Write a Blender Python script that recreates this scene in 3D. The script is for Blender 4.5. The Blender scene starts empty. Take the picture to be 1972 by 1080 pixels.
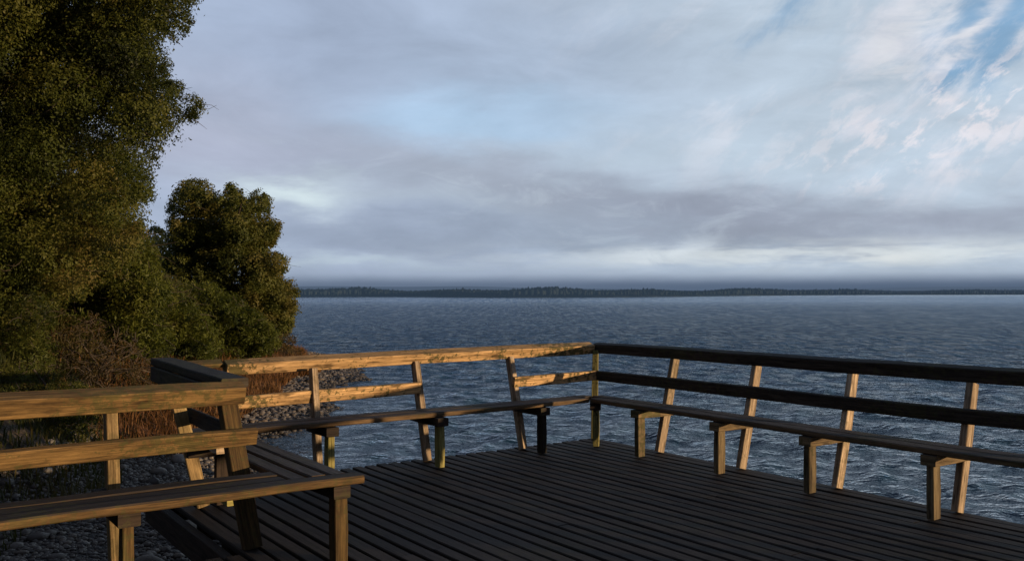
import bpy, math, random
import numpy as np
from mathutils import Vector

random.seed(7)
RNG = np.random.default_rng(7)
scene = bpy.context.scene
COL = scene.collection
F = 1720.0            # focal length in photo pixels
CX, HY = 986.0, 565.5  # photo column of the view axis, row of the horizon
HC = 1.4              # camera height above the deck
WL = -0.7             # water level

# ------------------------------------------------------------------ helpers
def at(px, py, Y):
    """world point seen at photo position (px,py) at distance Y ahead"""
    return np.array([(px - CX) / F * Y, Y, HC - (py - HY) / F * Y])

def link(o, parent=None):
    COL.objects.link(o)
    if parent is not None:
        o.parent = parent
    return o

def tag(o, label=None, cat=None, group=None, kind=None):
    if label: o['label'] = label
    if cat: o['category'] = cat
    if group: o['group'] = group
    if kind: o['kind'] = kind
    return o

def empty(name, loc, label, cat, group=None):
    o = bpy.data.objects.new(name, None)
    link(o)
    o.location = loc
    o.empty_display_size = 0.2
    return tag(o, label, cat, group)

def mesh_np(name, verts, faces, mat, parent=None, smooth=False, tint=None, origin=None):
    """verts (n,3), faces (m,k) numpy -> one mesh object. Verts are world coordinates; origin moves the object origin."""
    verts = np.asarray(verts, dtype=np.float32)
    faces = np.asarray(faces, dtype=np.int32)
    off = np.zeros(3)
    if parent is not None:
        off = np.array(parent.location)
    if origin is not None:
        off = np.array(origin)
    v = verts - off.astype(np.float32)
    me = bpy.data.meshes.new(name)
    n, (m, k) = len(v), faces.shape
    me.vertices.add(n)
    me.vertices.foreach_set('co', v.ravel())
    me.loops.add(m * k)
    me.loops.foreach_set('vertex_index', faces.ravel())
    me.polygons.add(m)
    me.polygons.foreach_set('loop_start', np.arange(0, m * k, k, dtype=np.int32))
    if smooth:
        me.polygons.foreach_set('use_smooth', np.ones(m, dtype=bool))
    if tint is not None:
        a = me.attributes.new('tint', 'FLOAT', 'POINT')
        a.data.foreach_set('value', np.asarray(tint, dtype=np.float32))
    me.update(calc_edges=True)
    me.validate()
    me.materials.append(mat)
    o = bpy.data.objects.new(name, me)
    link(o, parent)
    if origin is not None and parent is None:
        o.location = origin
    return o

class MB:
    """collects weathered boards into one mesh, with UVs running along the grain"""
    def __init__(s):
        s.v, s.f, s.uv = [], [], []
    def board(s, p0, p1, side, w, h, ch=0.004, wob=0.002, seg=None, rnd=None):
        p0, p1 = Vector(p0), Vector(p1)
        L = (p1 - p0).length
        ax = (p1 - p0).normalized()
        sd = Vector(side); sd = (sd - ax * sd.dot(ax)).normalized()
        up = ax.cross(sd)
        if up.z < 0: up = -up
        if seg is None: seg = max(2, int(L / 0.35))
        hw, hh = w / 2, h / 2
        sec = [(-hw + ch, -hh), (hw - ch, -hh), (hw, -hh + ch), (hw, hh - ch), (hw - ch, hh), (-hw + ch, hh), (-hw, hh - ch), (-hw, -hh + ch)]
        per = [0]
        for i in range(8):
            a, b = sec[i], sec[(i + 1) % 8]
            per.append(per[-1] + math.hypot(a[0] - b[0], a[1] - b[1]))
        base = len(s.v)
        uo, vo = random.uniform(0, 50), random.uniform(0, 50)
        ph = [random.uniform(0, 6.28) for _ in range(4)]
        for i in range(seg + 1):
            f = i / seg
            d = f * L
            q = p0 + ax * d
            wx = wob * (math.sin(d * 2.1 + ph[0]) + .6 * math.sin(d * 5.3 + ph[1]))
            wz = wob * (math.sin(d * 1.7 + ph[2]) + .6 * math.sin(d * 6.1 + ph[3]))
            e = 1 if 0 < i < seg else 1 - 0.003 / max(hh, hw)
            for (a, b) in sec:
                s.v.append(q + sd * (a * e + wx + random.uniform(-.3, .3) * wob) + up * (b * e + wz + random.uniform(-.3, .3) * wob))
        for i in range(seg):
            for j in range(8):
                j2 = (j + 1) % 8
                a, b, c, d_ = base + i * 8 + j, base + i * 8 + j2, base + (i + 1) * 8 + j2, base + (i + 1) * 8 + j
                s.f.append((a, b, c, d_))
                u0, u1 = uo + L * i / seg, uo + L * (i + 1) / seg
                s.uv.append(((u0, vo + per[j]), (u0, vo + per[j + 1]), (u1, vo + per[j + 1]), (u1, vo + per[j])))
        for i, rev in ((0, True), (seg, False)):
            idx = [base + i * 8 + j for j in range(8)]
            uvs = [(uo + 90 + sec[j][0] * .15, vo + sec[j][1] + 3) for j in range(8)]
            if rev: idx.reverse(); uvs.reverse()
            s.f.append(tuple(idx)); s.uv.append(tuple(uvs))
        return s
    def build(s, name, mat, parent=None):
        off = Vector(parent.location) if parent is not None else Vector((0, 0, 0))
        me = bpy.data.meshes.new(name)
        me.from_pydata([v - off for v in s.v], [], s.f)
        uvl = me.uv_layers.new(name='UVMap')
        k = 0
        for uvs in s.uv:
            for uv in uvs:
                uvl.data[k].uv = uv; k += 1
        me.update()
        import bmesh
        bm = bmesh.new(); bm.from_mesh(me); bmesh.ops.recalc_face_normals(bm, faces=bm.faces); bm.to_mesh(me); bm.free()
        me.materials.append(mat)
        o = bpy.data.objects.new(name, me)
        return link(o, parent)

# ------------------------------------------------------------------ nodes
class NT:
    def __init__(s, tree): s.t = tree; s.n = tree.nodes; s.l = tree.links
    def new(s, typ, **kw):
        n = s.n.new(typ)
        for k, v in kw.items(): setattr(n, k, v)
        return n
    def set(s, sock, v):
        if isinstance(v, bpy.types.NodeSocket): s.l.new(v, sock)
        elif isinstance(v, (tuple, list)) and len(v) == 3 and sock.type == 'RGBA': sock.default_value = (*v, 1)
        else: sock.default_value = v
    def m(s, op, a, b=None, c=None, clamp=False):
        n = s.new('ShaderNodeMath', operation=op, use_clamp=clamp)
        s.set(n.inputs[0], a)
        if b is not None: s.set(n.inputs[1], b)
        if c is not None: s.set(n.inputs[2], c)
        return n.outputs[0]
    def mix(s, f, a, b, blend='MIX'):
        n = s.new('ShaderNodeMix', data_type='RGBA', blend_type=blend)
        s.set(n.inputs[0], f); s.set(n.inputs[6], a); s.set(n.inputs[7], b)
        return n.outputs[2]
    def noise(s, vec, scale, detail=4, rough=.55, dist=0, lac=2.0):
        n = s.new('ShaderNodeTexNoise')
        if vec is not None: s.l.new(vec, n.inputs['Vector'])
        n.inputs['Scale'].default_value = scale; n.inputs['Detail'].default_value = detail
        n.inputs['Roughness'].default_value = rough; n.inputs['Distortion'].default_value = dist
        n.inputs['Lacunarity'].default_value = lac
        return n.outputs['Fac']
    def ss(s, x, lo, hi):
        n = s.new('ShaderNodeMapRange', interpolation_type='SMOOTHSTEP')
        s.set(n.inputs[0], x); n.inputs[1].default_value = lo; n.inputs[2].default_value = hi
        return n.outputs[0]
    def lin(s, x, lo, hi, a=0, b=1):
        n = s.new('ShaderNodeMapRange'); s.set(n.inputs[0], x)
        n.inputs[1].default_value = lo; n.inputs[2].default_value = hi; n.inputs[3].default_value = a; n.inputs[4].default_value = b
        return n.outputs[0]
    def xyz(s, x, y, z=0.0):
        n = s.new('ShaderNodeCombineXYZ')
        for i, q in enumerate((x, y, z)): s.set(n.inputs[i], q)
        return n.outputs[0]
    def sep(s, v):
        n = s.new('ShaderNodeSeparateXYZ'); s.l.new(v, n.inputs[0]); return n.outputs
    def bump(s, h, strength, dist):
        n = s.new('ShaderNodeBump'); s.l.new(h, n.inputs['Height'])
        n.inputs['Strength'].default_value = strength; n.inputs['Distance'].default_value = dist
        return n.outputs[0]

def material(name):
    m = bpy.data.materials.new(name); m.use_nodes = True
    t = NT(m.node_tree); b = m.node_tree.nodes['Principled BSDF']
    return m, t, b

def lin(r, g, b):
    f = lambda c: ((c / 255) / 12.92 if c <= 10 else (((c / 255) + .055) / 1.055) ** 2.4)
    return (f(r), f(g), f(b))

def wood(name, light, dark, grey, moss=0.25, greyness=1.0, stain=0.5, rough=.8, bumpd=.004):
    m, t, b = material(name)
    uv = t.new('ShaderNodeTexCoord').outputs['UV']
    u, v, _ = t.sep(uv)
    geo = t.new('ShaderNodeNewGeometry')
    nz = t.sep(geo.outputs['Normal'])[2]
    pos = geo.outputs['Position']
    vd = t.m('ADD', v, t.m('MULTIPLY', t.noise(t.xyz(t.m('MULTIPLY', u, 1.3), t.m('MULTIPLY', v, 6)), 1.0, 3), .05))
    g1 = t.noise(t.xyz(t.m('MULTIPLY', u, 2.2), t.m('MULTIPLY', vd, 110)), 1.0, 5, .65)
    g2 = t.noise(t.xyz(t.m('MULTIPLY', u, .9), t.m('MULTIPLY', vd, 28)), 1.0, 4, .6)
    g = t.m('ADD', t.m('MULTIPLY', g1, .55), t.m('MULTIPLY', g2, .45))
    col = t.mix(t.ss(g, .36, .62), dark, light)
    st = t.noise(t.xyz(t.m('MULTIPLY', u, 3.1), t.m('MULTIPLY', v, 13)), 1.0, 4, .6)
    col = t.mix(t.m('MULTIPLY', t.ss(st, .52, .68), stain), col, tuple(c * .28 for c in dark))
    # knots
    vo = t.new('ShaderNodeTexVoronoi'); t.l.new(t.xyz(t.m('MULTIPLY', u, 2.6), t.m('MULTIPLY', v, 13)), vo.inputs['Vector']); vo.inputs['Scale'].default_value = 1
    kn = t.m('SUBTRACT', 1.0, t.ss(vo.outputs['Distance'], .05, .16))
    col = t.mix(t.m('MULTIPLY', kn, .75), col, tuple(c * .25 for c in dark))
    # weathered top faces
    top = t.m('MULTIPLY', t.ss(nz, .45, .85), greyness)
    gcol = t.mix(t.ss(g, .35, .65), tuple(c * .45 for c in grey), grey)
    col = t.mix(top, col, gcol)
    ms = t.noise(pos, 24.0, 6, .7)
    ms2 = t.noise(pos, 1.6, 2, .5)
    mm = t.m('MULTIPLY', t.ss(t.m('ADD', t.m('MULTIPLY', ms, .55), t.m('MULTIPLY', ms2, .45)), .52, .56), moss)
    col = t.mix(mm, col, (.060, .064, .020))
    tone = t.noise(t.xyz(t.m('MULTIPLY', u, .12), t.m('MULTIPLY', v, .8), 3.0), 1.0, 2)
    dirt = t.noise(t.xyz(t.m('MULTIPLY', u, 6), t.m('MULTIPLY', v, 40), 3.0), 1.0, 6, .7)
    gn = t.m('MULTIPLY', t.lin(tone, .3, .7, .62, 1.42), t.lin(dirt, .32, .68, .52, 1.35))
    vs_ = t.new('ShaderNodeVectorMath', operation='SCALE'); t.l.new(col, vs_.inputs[0]); t.l.new(gn, vs_.inputs['Scale']); col = vs_.outputs[0]
    t.l.new(col, b.inputs['Base Color'])
    b.inputs['Roughness'].default_value = rough
    b.inputs['Specular IOR Level'].default_value = .25
    crack = t.m('SUBTRACT', 1.0, t.ss(g1, .28, .38))
    h = t.m('SUBTRACT', t.m('ADD', g1, t.m('MULTIPLY', g2, .6)), t.m('MULTIPLY', crack, .6))
    t.l.new(t.bump(h, .9, bumpd), b.inputs['Normal'])
    return m

GREY = (.085, .080, .078)
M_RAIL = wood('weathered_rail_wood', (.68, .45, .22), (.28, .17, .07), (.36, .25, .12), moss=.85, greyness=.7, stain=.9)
M_RAIL_NEAR = wood('shade_toned_rail_wood', (.24, .15, .055), (.07, .042, .017), (.14, .092, .036), moss=.6, greyness=.85, stain=.75)  # shade on the near bench put into the rail colour by darkening it
M_RAIL_DARK = wood('dark_rail_wood', (.055, .045, .035), (.02, .017, .013), (.03, .03, .03), moss=.35)  # rails turned from the sun; their shade is put into this dark colour
M_POST = wood('post_wood', (.50, .40, .28), (.20, .14, .085), GREY, moss=.35, stain=.6)
M_POST_MOSS = wood('mossy_post_wood', (.34, .31, .11), (.16, .14, .04), GREY, moss=.95, stain=.4)
M_SEAT = wood('weathered_seat_wood', (.17, .11, .055), (.06, .04, .022), (.088, .082, .078), moss=.35)
M_DECK = wood('dark_deck_wood', (.026, .020, .016), (.011, .009, .007), (.037, .030, .026), moss=.15, stain=.3, rough=.75, bumpd=.003)
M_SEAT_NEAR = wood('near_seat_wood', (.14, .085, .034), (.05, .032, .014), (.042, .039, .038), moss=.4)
M_POST_NEAR = wood('near_post_wood', (.32, .23, .11), (.13, .085, .035), GREY, moss=.3)  # darker copy of the post wood, with the near bench's shade in it
M_LEG_NEAR = wood('brown_leg_wood', (.13, .085, .03), (.05, .03, .013), GREY, moss=.5)  # near legs and corner post; their shade is put into the darker brown
M_LEG = wood('mossy_leg_wood', (.20, .155, .085), (.07, .05, .026), GREY, moss=.7, stain=.7)
M_BEARER = wood('bearer_wood', (.22, .16, .085), (.08, .055, .028), GREY, moss=.7, stain=.7)
M_BEAM = wood('dark_beam_wood', (.05, .035, .025), (.02, .015, .012), (.04, .036, .033), moss=.3)

# ------------------------------------------------------------------ deck frame
A = np.array([0.80, 8.66])
AU = math.radians(-54.5)
U = np.array([math.cos(AU), math.sin(AU)])         # along the right-hand bench, towards the camera
V = np.array([-math.cos(math.radians(35.5)), -math.sin(math.radians(35.5))])   # along the left-hand bench
def P(s, t, z):
    q = A + U * s + V * t
    return Vector((q[0], q[1], z))
UV3, VV3 = Vector((*U, 0)), Vector((*V, 0))
ZV = Vector((0, 0, 1))

# deck boards
mb = MB()
pitch = 0.108
t = -0.045
while t < 12.5:
    s0 = -0.05 if t < 4.02 else 1.80
    s1 = 9.5
    tc = t + pitch / 2
    cuts = [s0 + random.uniform(-.012, .012)]
    x = s0 + random.choice([2.4, 3.6, 4.8])
    while x < s1 - .5:
        cuts.append(x); x += random.choice([3.6, 4.8])
    cuts.append(s1)
    for a, b in zip(cuts[:-1], cuts[1:]):
        dz = random.uniform(-.003, .003)
        mb.board(P(a + .002, tc, -.022 + dz), P(b - .004, tc, -.022 + dz + random.uniform(-.002, .002)), VV3, .089 + random.uniform(-.006, .005), .038, ch=.006, wob=.0012)
    t += pitch
deck = mb.build('deck', M_DECK)
tag(deck, kind='structure')
mb = MB()
for s in np.arange(.15, 9.5, .62):
    mb.board(P(s, -.03, -.115), P(s, 4.0 if s < 1.8 else 12.4, -.115), UV3, .05, .14)
mb.build('joists', M_BEAM, deck)
mb = MB()
mb.board(P(-.035, -.09, -.12), P(9.5, -.09, -.12), VV3, .045, .15)
mb.board(P(-.085, -.09, -.12), P(-.085, 4.1, -.12), UV3, .045, .15)
mb.board(P(-.05, 4.10, -.12), P(1.74, 4.10, -.12), VV3, .06, .17)
mb.board(P(1.72, 4.15, -.12), P(1.72, 12.4, -.12), UV3, .06, .17)
mb.build('edge_beam', M_BEAM, deck)
for (s, t_) in [(.3, .12), (.3, 1.9), (.3, 3.6), (2.2, .12), (4.1, .12), (6.0, .12), (8.0, .12), (2.2, 3.9), (4.1, 2), (2.1, 6), (2.1, 8), (6, 3), (6, 6), (8, 8)]:
    mb = MB(); mb.board(P(s, t_, -2.6), P(s, t_, -.19), UV3, .16, .16, wob=.004)
    mb.build('pile', M_BEAM, deck)

# ------------------------------------------------------------------ benches
BG = 'railed benches round the edge of the deck'
def frame_set(root, s, t_, along, outv, lean, base_off, leg_off, top=.815, mats=None, leg_a=0.0, post_w=.05, top_a=0.0, post=True, leg=True):
    """one trestle: leaning back post, front leg, and the bearer that joins them. outv points away from the seat."""
    mp, ml, mbm = mats
    q = P(s, t_, 0)
    if post:
        b0 = q + outv * base_off
        b1 = b0 + outv * lean + ZV * top + along * top_a
        m_ = MB(); m_.board(b0 + ZV * .002, b1, along, post_w, .085, wob=.002); m_.build('back_post', mp, root)
    if leg:
        l0 = q - outv * leg_off + along * leg_a
        m_ = MB(); m_.board(l0 + ZV * .002, l0 + ZV * .33, along, .052, .085, wob=.002); m_.build('leg', ml, root)
        e0 = l0 - outv * .06 + ZV * .367
        e1 = q + outv * (base_off + lean * .44 + .03) + ZV * .367 + along * leg_a
        m_ = MB(); m_.board(e0, e1, along, .105, .07, wob=.001); m_.build('seat_bearer', mbm, root)

def rail(root, name, p0, p1, outv, w, h, mat, tilt=0.0):
    side = outv * math.cos(tilt) + ZV * math.sin(tilt)
    m_ = MB(); m_.board(p0, p1, side, w, h, ch=.007, wob=.0025); return m_.build(name, mat, root)

TILT = math.radians(20)
# right-hand bench
root = empty('bench', P(1.8, .1, 0), 'bench on the right water edge with shaded black rails and sunlit post edges', 'bench', BG)
out = -VV3
for i in range(7):
    s = [.91, 1.82, 2.70, 3.58, 4.47, 5.36, 6.25][i]
    frame_set(root, s, 0, UV3, out, .20, -.03, .315, mats=(M_POST, M_LEG, M_BEARER), leg_a=[.05, .03, -.02, 0, 0, 0, 0][i])
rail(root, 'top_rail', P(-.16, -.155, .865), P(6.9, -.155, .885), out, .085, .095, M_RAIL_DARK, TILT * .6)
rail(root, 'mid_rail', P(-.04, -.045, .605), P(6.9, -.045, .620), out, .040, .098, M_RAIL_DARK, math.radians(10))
for k, (t0) in enumerate((.295, .155)):
    rail(root, 'seat_plank', P(.36 - .14 * k - .0, t0, .425), P(6.9, t0, .425), out, .130, .040, M_SEAT)
# corner post and leg shared by the two runs: belongs to the right-hand bench
m_ = MB(); m_.board(P(.03, .03, .002), P(-.10, -.10, .84), UV3 + VV3, .075, .06); m_.build('corner_post', M_POST_MOSS, root)
m_ = MB(); m_.board(P(.345, .275, .002), P(.345, .275, .33), UV3 + VV3, .07, .06); m_.build('corner_leg', M_POST_MOSS, root)
m_ = MB(); m_.board(P(.385, .325, .367), P(-.02, -.03, .367), UV3 - VV3, .105, .07); m_.build('seat_bearer', M_BEAM, root)

# far left bench
root = empty('bench', P(.1, 1.9, 0), 'lakeside bench with bright golden top rail and a gap in its middle rail', 'bench', BG)
out = -UV3
for i, (tt, la, ln, tw) in enumerate([(.92, -.02, .21, 0), (1.91, .05, .21, 0), (2.88, .02, .11, 0)]):
    frame_set(root, .0, tt, VV3, out, ln, -.08, .33 if i != 1 else .36, mats=(M_POST, M_BEAM if i == 0 else M_POST_MOSS, M_BEAM), leg_a=la)
rail(root, 'top_rail', P(-.155, -.09, .866), P(-.155, 3.53, .846), out, .110, .092, M_RAIL, TILT)
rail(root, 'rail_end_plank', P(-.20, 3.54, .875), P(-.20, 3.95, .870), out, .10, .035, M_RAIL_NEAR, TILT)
rail(root, 'mid_rail', P(-.015, -.04, .605), P(-.015, .955, .595), out, .040, .098, M_RAIL, math.radians(10))
rail(root, 'mid_rail', P(-.010, 1.93, .605), P(-.010, 3.50, .590), out, .040, .098, M_RAIL, math.radians(8))
for k, s0 in enumerate((.295, .155)):
    rail(root, 'seat_plank', P(s0, .37 - .14 * k + .0, .425), P(s0, 3.94, .425), out, .130, .040, M_SEAT)

# return bench (wing)
root = empty('bench', P(1.0, 3.9, 0), 'short return bench seen from behind at the inner corner with a dark flat top rail', 'bench', BG)
out = VV3
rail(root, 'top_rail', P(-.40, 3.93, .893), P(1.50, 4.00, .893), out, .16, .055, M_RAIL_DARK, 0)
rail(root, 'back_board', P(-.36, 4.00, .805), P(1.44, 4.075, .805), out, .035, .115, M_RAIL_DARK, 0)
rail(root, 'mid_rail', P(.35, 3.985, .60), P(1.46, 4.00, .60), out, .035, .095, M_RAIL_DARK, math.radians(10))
for k, tt in enumerate((3.672, 3.784, 3.896)):
    rail(root, 'seat_plank', P(.365, tt, .425), P(2.178, tt, .425), out, .090, .040, M_SEAT)
frame_set(root, .62, 3.9, UV3, out, .18, .02, .10, top=.78, post_w=.035, mats=(M_POST_NEAR, M_BEAM, M_BEAM))

# near left bench
root = empty('bench', P(1.9, 4.7, 0), 'nearest bench, left foreground, with broad brown top rail and jutting seat corner', 'bench', BG)
out = -UV3
for i, (tt, la) in enumerate([(4.68, .05), (5.62, 0), (6.56, 0), (7.5, 0)]):
    frame_set(root, 1.70, tt, VV3, out, .13, .0, .48, mats=(M_POST_NEAR, M_LEG_NEAR, M_BEAM), leg_a=la, post_w=.06)
frame_set(root, 1.75, 3.985, VV3, out, .16, .0, .32, top=.79, mats=(M_LEG_NEAR, M_POST, M_BEAM), post_w=.10, top_a=.09, leg=False)
m_ = MB(); m_.board(P(2.235, 3.70, .002), P(2.235, 3.70, .33), VV3, .075, .085); m_.build('leg', M_LEG_NEAR, root)
m_ = MB(); m_.board(P(2.29, 3.70, .367), P(1.72, 3.72, .367), VV3, .10, .07); m_.build('seat_bearer', M_BEAM, root)
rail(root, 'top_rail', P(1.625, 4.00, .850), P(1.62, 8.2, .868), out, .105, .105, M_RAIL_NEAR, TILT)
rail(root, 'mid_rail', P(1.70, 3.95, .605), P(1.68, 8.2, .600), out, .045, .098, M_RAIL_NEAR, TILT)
for k, s0 in enumerate((2.245, 2.115, 1.985)):
    rail(root, 'seat_plank', P(s0, 3.58 if k == 0 else 3.955, .4265), P(s0, 8.2, .4265), out, .120, .043, M_SEAT_NEAR)
m_ = MB(); m_.board(P(1.28, 4.05, .50), P(1.42, 4.05, .50), VV3, .07, .05); m_.build('blocking', M_POST, root)
m_ = MB(); m_.board(P(1.30, 3.99, .20), P(1.42, 3.99, .20), VV3, .07, .06); m_.build('blocking', M_POST_MOSS, root)

# ------------------------------------------------------------------ terrain
SY = np.array([-60, -15, -4, 0, 4, 8, 11.8, 15.4, 20, 25, 30, 36, 45, 60, 120, 420], float)
SX = np.array([70, 22, 7, 2.5, -1.2, -2.35, -3.1, -3.5, -3.8, -4.5, -6.3, -9.0, -14, -24, -80, -420], float)
def shore(Y): return np.interp(Y, SY, SX)
def sstep(x, a, b):
    q = np.clip((x - a) / (b - a), 0, 1); return q * q * (3 - 2 * q)
def hnoise(X, Y):
    return (np.sin(X * 1.7 + Y * .9) + np.sin(X * .8 - Y * 1.9 + 1) + .6 * np.sin(X * 3.7 + 2.1 * Y) + .6 * np.sin(-2.9 * X + 3.3 * Y + 2)) / 3.2
def ground_z(X, Y):
    d = shore(Y) - X + .25 * np.sin(Y * .9) + .1 * np.sin(Y * 2.3 + 1)
    z = np.where(d < 0, WL + .22 * d, WL + .13 * d)
    z = np.maximum(z, -3.2)
    bank = .62 * np.clip(d - 1.9, 0, 6) + .25 * np.clip(d - 7.9, 0, 20)
    k = sstep(Y, 2.5, 8)
    z = np.where(d > 0, WL + .13 * np.minimum(d, 2.6) + bank * k, z)
    return z + hnoise(X, Y) * .05 * (np.abs(d) < 60)
gx = np.concatenate([-np.geomspace(420, 14, 60), np.arange(-13.9, 6, .12), np.geomspace(6.2, 90, 40)])
gy = np.concatenate([np.linspace(-60, 0, 30), np.arange(.5, 34, .14), np.geomspace(34.5, 420, 60)])
GX, GY = np.meshgrid(gx, gy)
GZ = ground_z(GX, GY)
nx, ny = len(gx), len(gy)
idx = np.arange(nx * ny).reshape(ny, nx)
faces = np.stack([idx[:-1, :-1], idx[:-1, 1:], idx[1:, 1:], idx[1:, :-1]], -1).reshape(-1, 4)
m, t_, b = material('shore_ground')
g = t_.new('ShaderNodeNewGeometry').outputs['Position']
z = t_.sep(g)[2]
vv = t_.new('ShaderNodeTexVoronoi'); t_.l.new(g, vv.inputs['Vector']); vv.inputs['Scale'].default_value = 22
peb = t_.mix(t_.ss(vv.outputs['Distance'], .1, .55), (.16, .15, .15), (.03, .028, .027))
earth = t_.mix(t_.noise(g, 5, 5, .65), (.02, .016, .01), (.075, .05, .028))
hgt = t_.m('ADD', z, t_.m('MULTIPLY', t_.noise(g, 2.0, 3), .35))
c = t_.mix(t_.ss(hgt, -.33, -.12), peb, earth)
c = t_.mix(t_.m('SUBTRACT', 1.0, t_.ss(z, -.70, -.62)), c, (.015, .015, .015))
t_.l.new(c, b.inputs['Base Color']); b.inputs['Roughness'].default_value = .85
t_.l.new(t_.bump(vv.outputs['Distance'], .8, .03), b.inputs['Normal'])
tag(mesh_np('ground', np.stack([GX, GY, GZ], -1).reshape(-1, 3), faces, m, smooth=True), kind='structure')

# ------------------------------------------------------------------ water
ang = np.concatenate([np.arange(-180, -44, 4.0), np.arange(-42, 42, .13), np.arange(44, 181, 4.0)])
ang[0], ang[-1] = -180, 180
ang = np.radians(ang)
rad = np.concatenate([[0.01, 2.5], np.geomspace(5, 520, 760), np.geomspace(540, 9000, 40)])
AN, RD = np.meshgrid(ang, rad)
WX, WY = RD * np.sin(AN), RD * np.cos(AN)
WZ = np.zeros_like(WX); DX = np.zeros_like(WX); DY = np.zeros_like(WX)
step = .0062 * RD
rg = np.random.default_rng(3)
wind = math.radians(-112)
for i in range(84):
    lam = .20 * (2.4 / .20) ** (i / 83) * rg.uniform(.9, 1.1)
    th = wind + rg.normal(0, .75)
    k = 2 * math.pi / lam
    a = (.046 + .022 * math.exp(-((math.log(lam / .5)) ** 2) / .6)) / k * (1 if lam < .9 else (.9 / lam))
    fade = np.clip((lam / (2.6 * step) - 1), 0, 1)
    ph = k * (WX * math.cos(th) + WY * math.sin(th)) + rg.uniform(0, 6.28)
    env = .65 + .35 * np.sin(WX * rg.uniform(-.25, .25) + WY * rg.uniform(-.25, .25) + rg.uniform(0, 6))
    WZ += a * fade * env * np.sin(ph)
    DX -= .8 * a * fade * env * math.cos(th) * np.cos(ph) * -1
    DY -= .8 * a * fade * env * math.sin(th) * np.cos(ph) * -1
calm = sstep(-(shore(WY) - WX), -.2, 3.0) * .85 + .15
WZ *= calm; DX *= calm; DY *= calm
ny, nx = WX.shape
idx = np.arange(nx * ny).reshape(ny, nx)
faces = np.stack([idx[:-1, :-1], idx[1:, :-1], idx[1:, 1:], idx[:-1, 1:]], -1).reshape(-1, 4)[:, ::-1]
m, t_, b = material('lake_water')
g = t_.new('ShaderNodeNewGeometry').outputs['Position']
gx_, gy_, gz_ = t_.sep(g)
dist = t_.m('POWER', t_.m('ADD', t_.m('MULTIPLY', gx_, gx_), t_.m('MULTIPLY', gy_, gy_)), .5)
pm = t_.new('ShaderNodeMapping'); t_.l.new(g, pm.inputs[0]); pm.inputs['Rotation'].default_value = (0, 0, math.radians(18)); pm.inputs['Scale'].default_value = (.55, 1.25, 1)
n1 = t_.noise(pm.outputs[0], 4.5, 4, .6)
n2 = t_.noise(pm.outputs[0], 2.0, 4, .62)
n3 = t_.noise(pm.outputs[0], .55, 4, .6)
n4 = t_.noise(pm.outputs[0], .035, 3, .6)
far = t_.ss(dist, 20, 90)
h = t_.m('MULTIPLY', n1, .11)
h = t_.m('ADD', h, t_.m('MULTIPLY', t_.m('MULTIPLY', n2, .50), t_.lin(dist, 8, 35)))
h = t_.m('ADD', h, t_.m('MULTIPLY', t_.m('MULTIPLY', n3, 1.0), t_.lin(dist, 40, 160)))
t_.l.new(t_.bump(h, 1.0, 1.0), b.inputs['Normal'])
b.inputs['Base Color'].default_value = (.006, .012, .018, 1)
wc = t_.mix(t_.ss(n4, .35, .65), (.008, .034, .064), (.012, .046, .082))
t_.l.new(wc, b.inputs['Base Color'])
def patch(sx, sy, rot, off):
    q = t_.new('ShaderNodeMapping'); t_.l.new(g, q.inputs[0]); q.inputs['Scale'].default_value = (sx, sy, 1)
    q.inputs['Rotation'].default_value = (0, 0, math.radians(rot)); q.inputs['Location'].default_value = (off, off, 0)
    return t_.noise(q.outputs[0], 1.0, 3, .7)
pa, pb, pc, pd = patch(3.0, 1.1, 8, 0), patch(2.6, .60, -6, 5), patch(2.0, .20, 3, 9), patch(1.0, .035, 0, 3)
nn = t_.mix(t_.ss(dist, 26, 44), pa, pb)
nn = t_.mix(t_.ss(dist, 65, 100), nn, pc)
nn = t_.mix(t_.ss(dist, 180, 280), nn, pd)
kf = t_.m('MULTIPLY', t_.ss(dist, 9, 28), t_.lin(dist, 500, 1500, 1.0, .35))
dk = t_.m('MULTIPLY', t_.m('SUBTRACT', 1.0, t_.ss(nn, .42, .60)), kf)
wn = b.inputs['Normal'].links[0].from_socket
gl = t_.new('ShaderNodeBsdfGlossy'); gl.inputs['Roughness'].default_value = .08
t_.l.new(t_.mix(dk, (.92, .97, 1.0), (.50, .62, .76)), gl.inputs['Color']); t_.l.new(wn, gl.inputs['Normal'])  # dark faces of unmodelled waves painted into the reflection tint
df = t_.new('ShaderNodeBsdfDiffuse'); t_.l.new(wc, df.inputs['Color'])
fr = t_.new('ShaderNodeFresnel'); fr.inputs['IOR'].default_value = 1.34; t_.l.new(wn, fr.inputs['Normal'])
mx = t_.new('ShaderNodeMixShader'); t_.l.new(t_.m('MAXIMUM', fr.outputs[0], t_.lin(dist, 12, 260, .06, .84)), mx.inputs[0]); t_.l.new(df.outputs[0], mx.inputs[1]); t_.l.new(gl.outputs[0], mx.inputs[2])  # reflection share forced up with distance to brighten the far water
t_.l.new(mx.outputs[0], t_.n['Material Output'].inputs[0])
tag(mesh_np('water', np.stack([WX + DX, WY + DY, WZ + WL], -1).reshape(-1, 3), faces, m, smooth=True), kind='structure')

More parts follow.
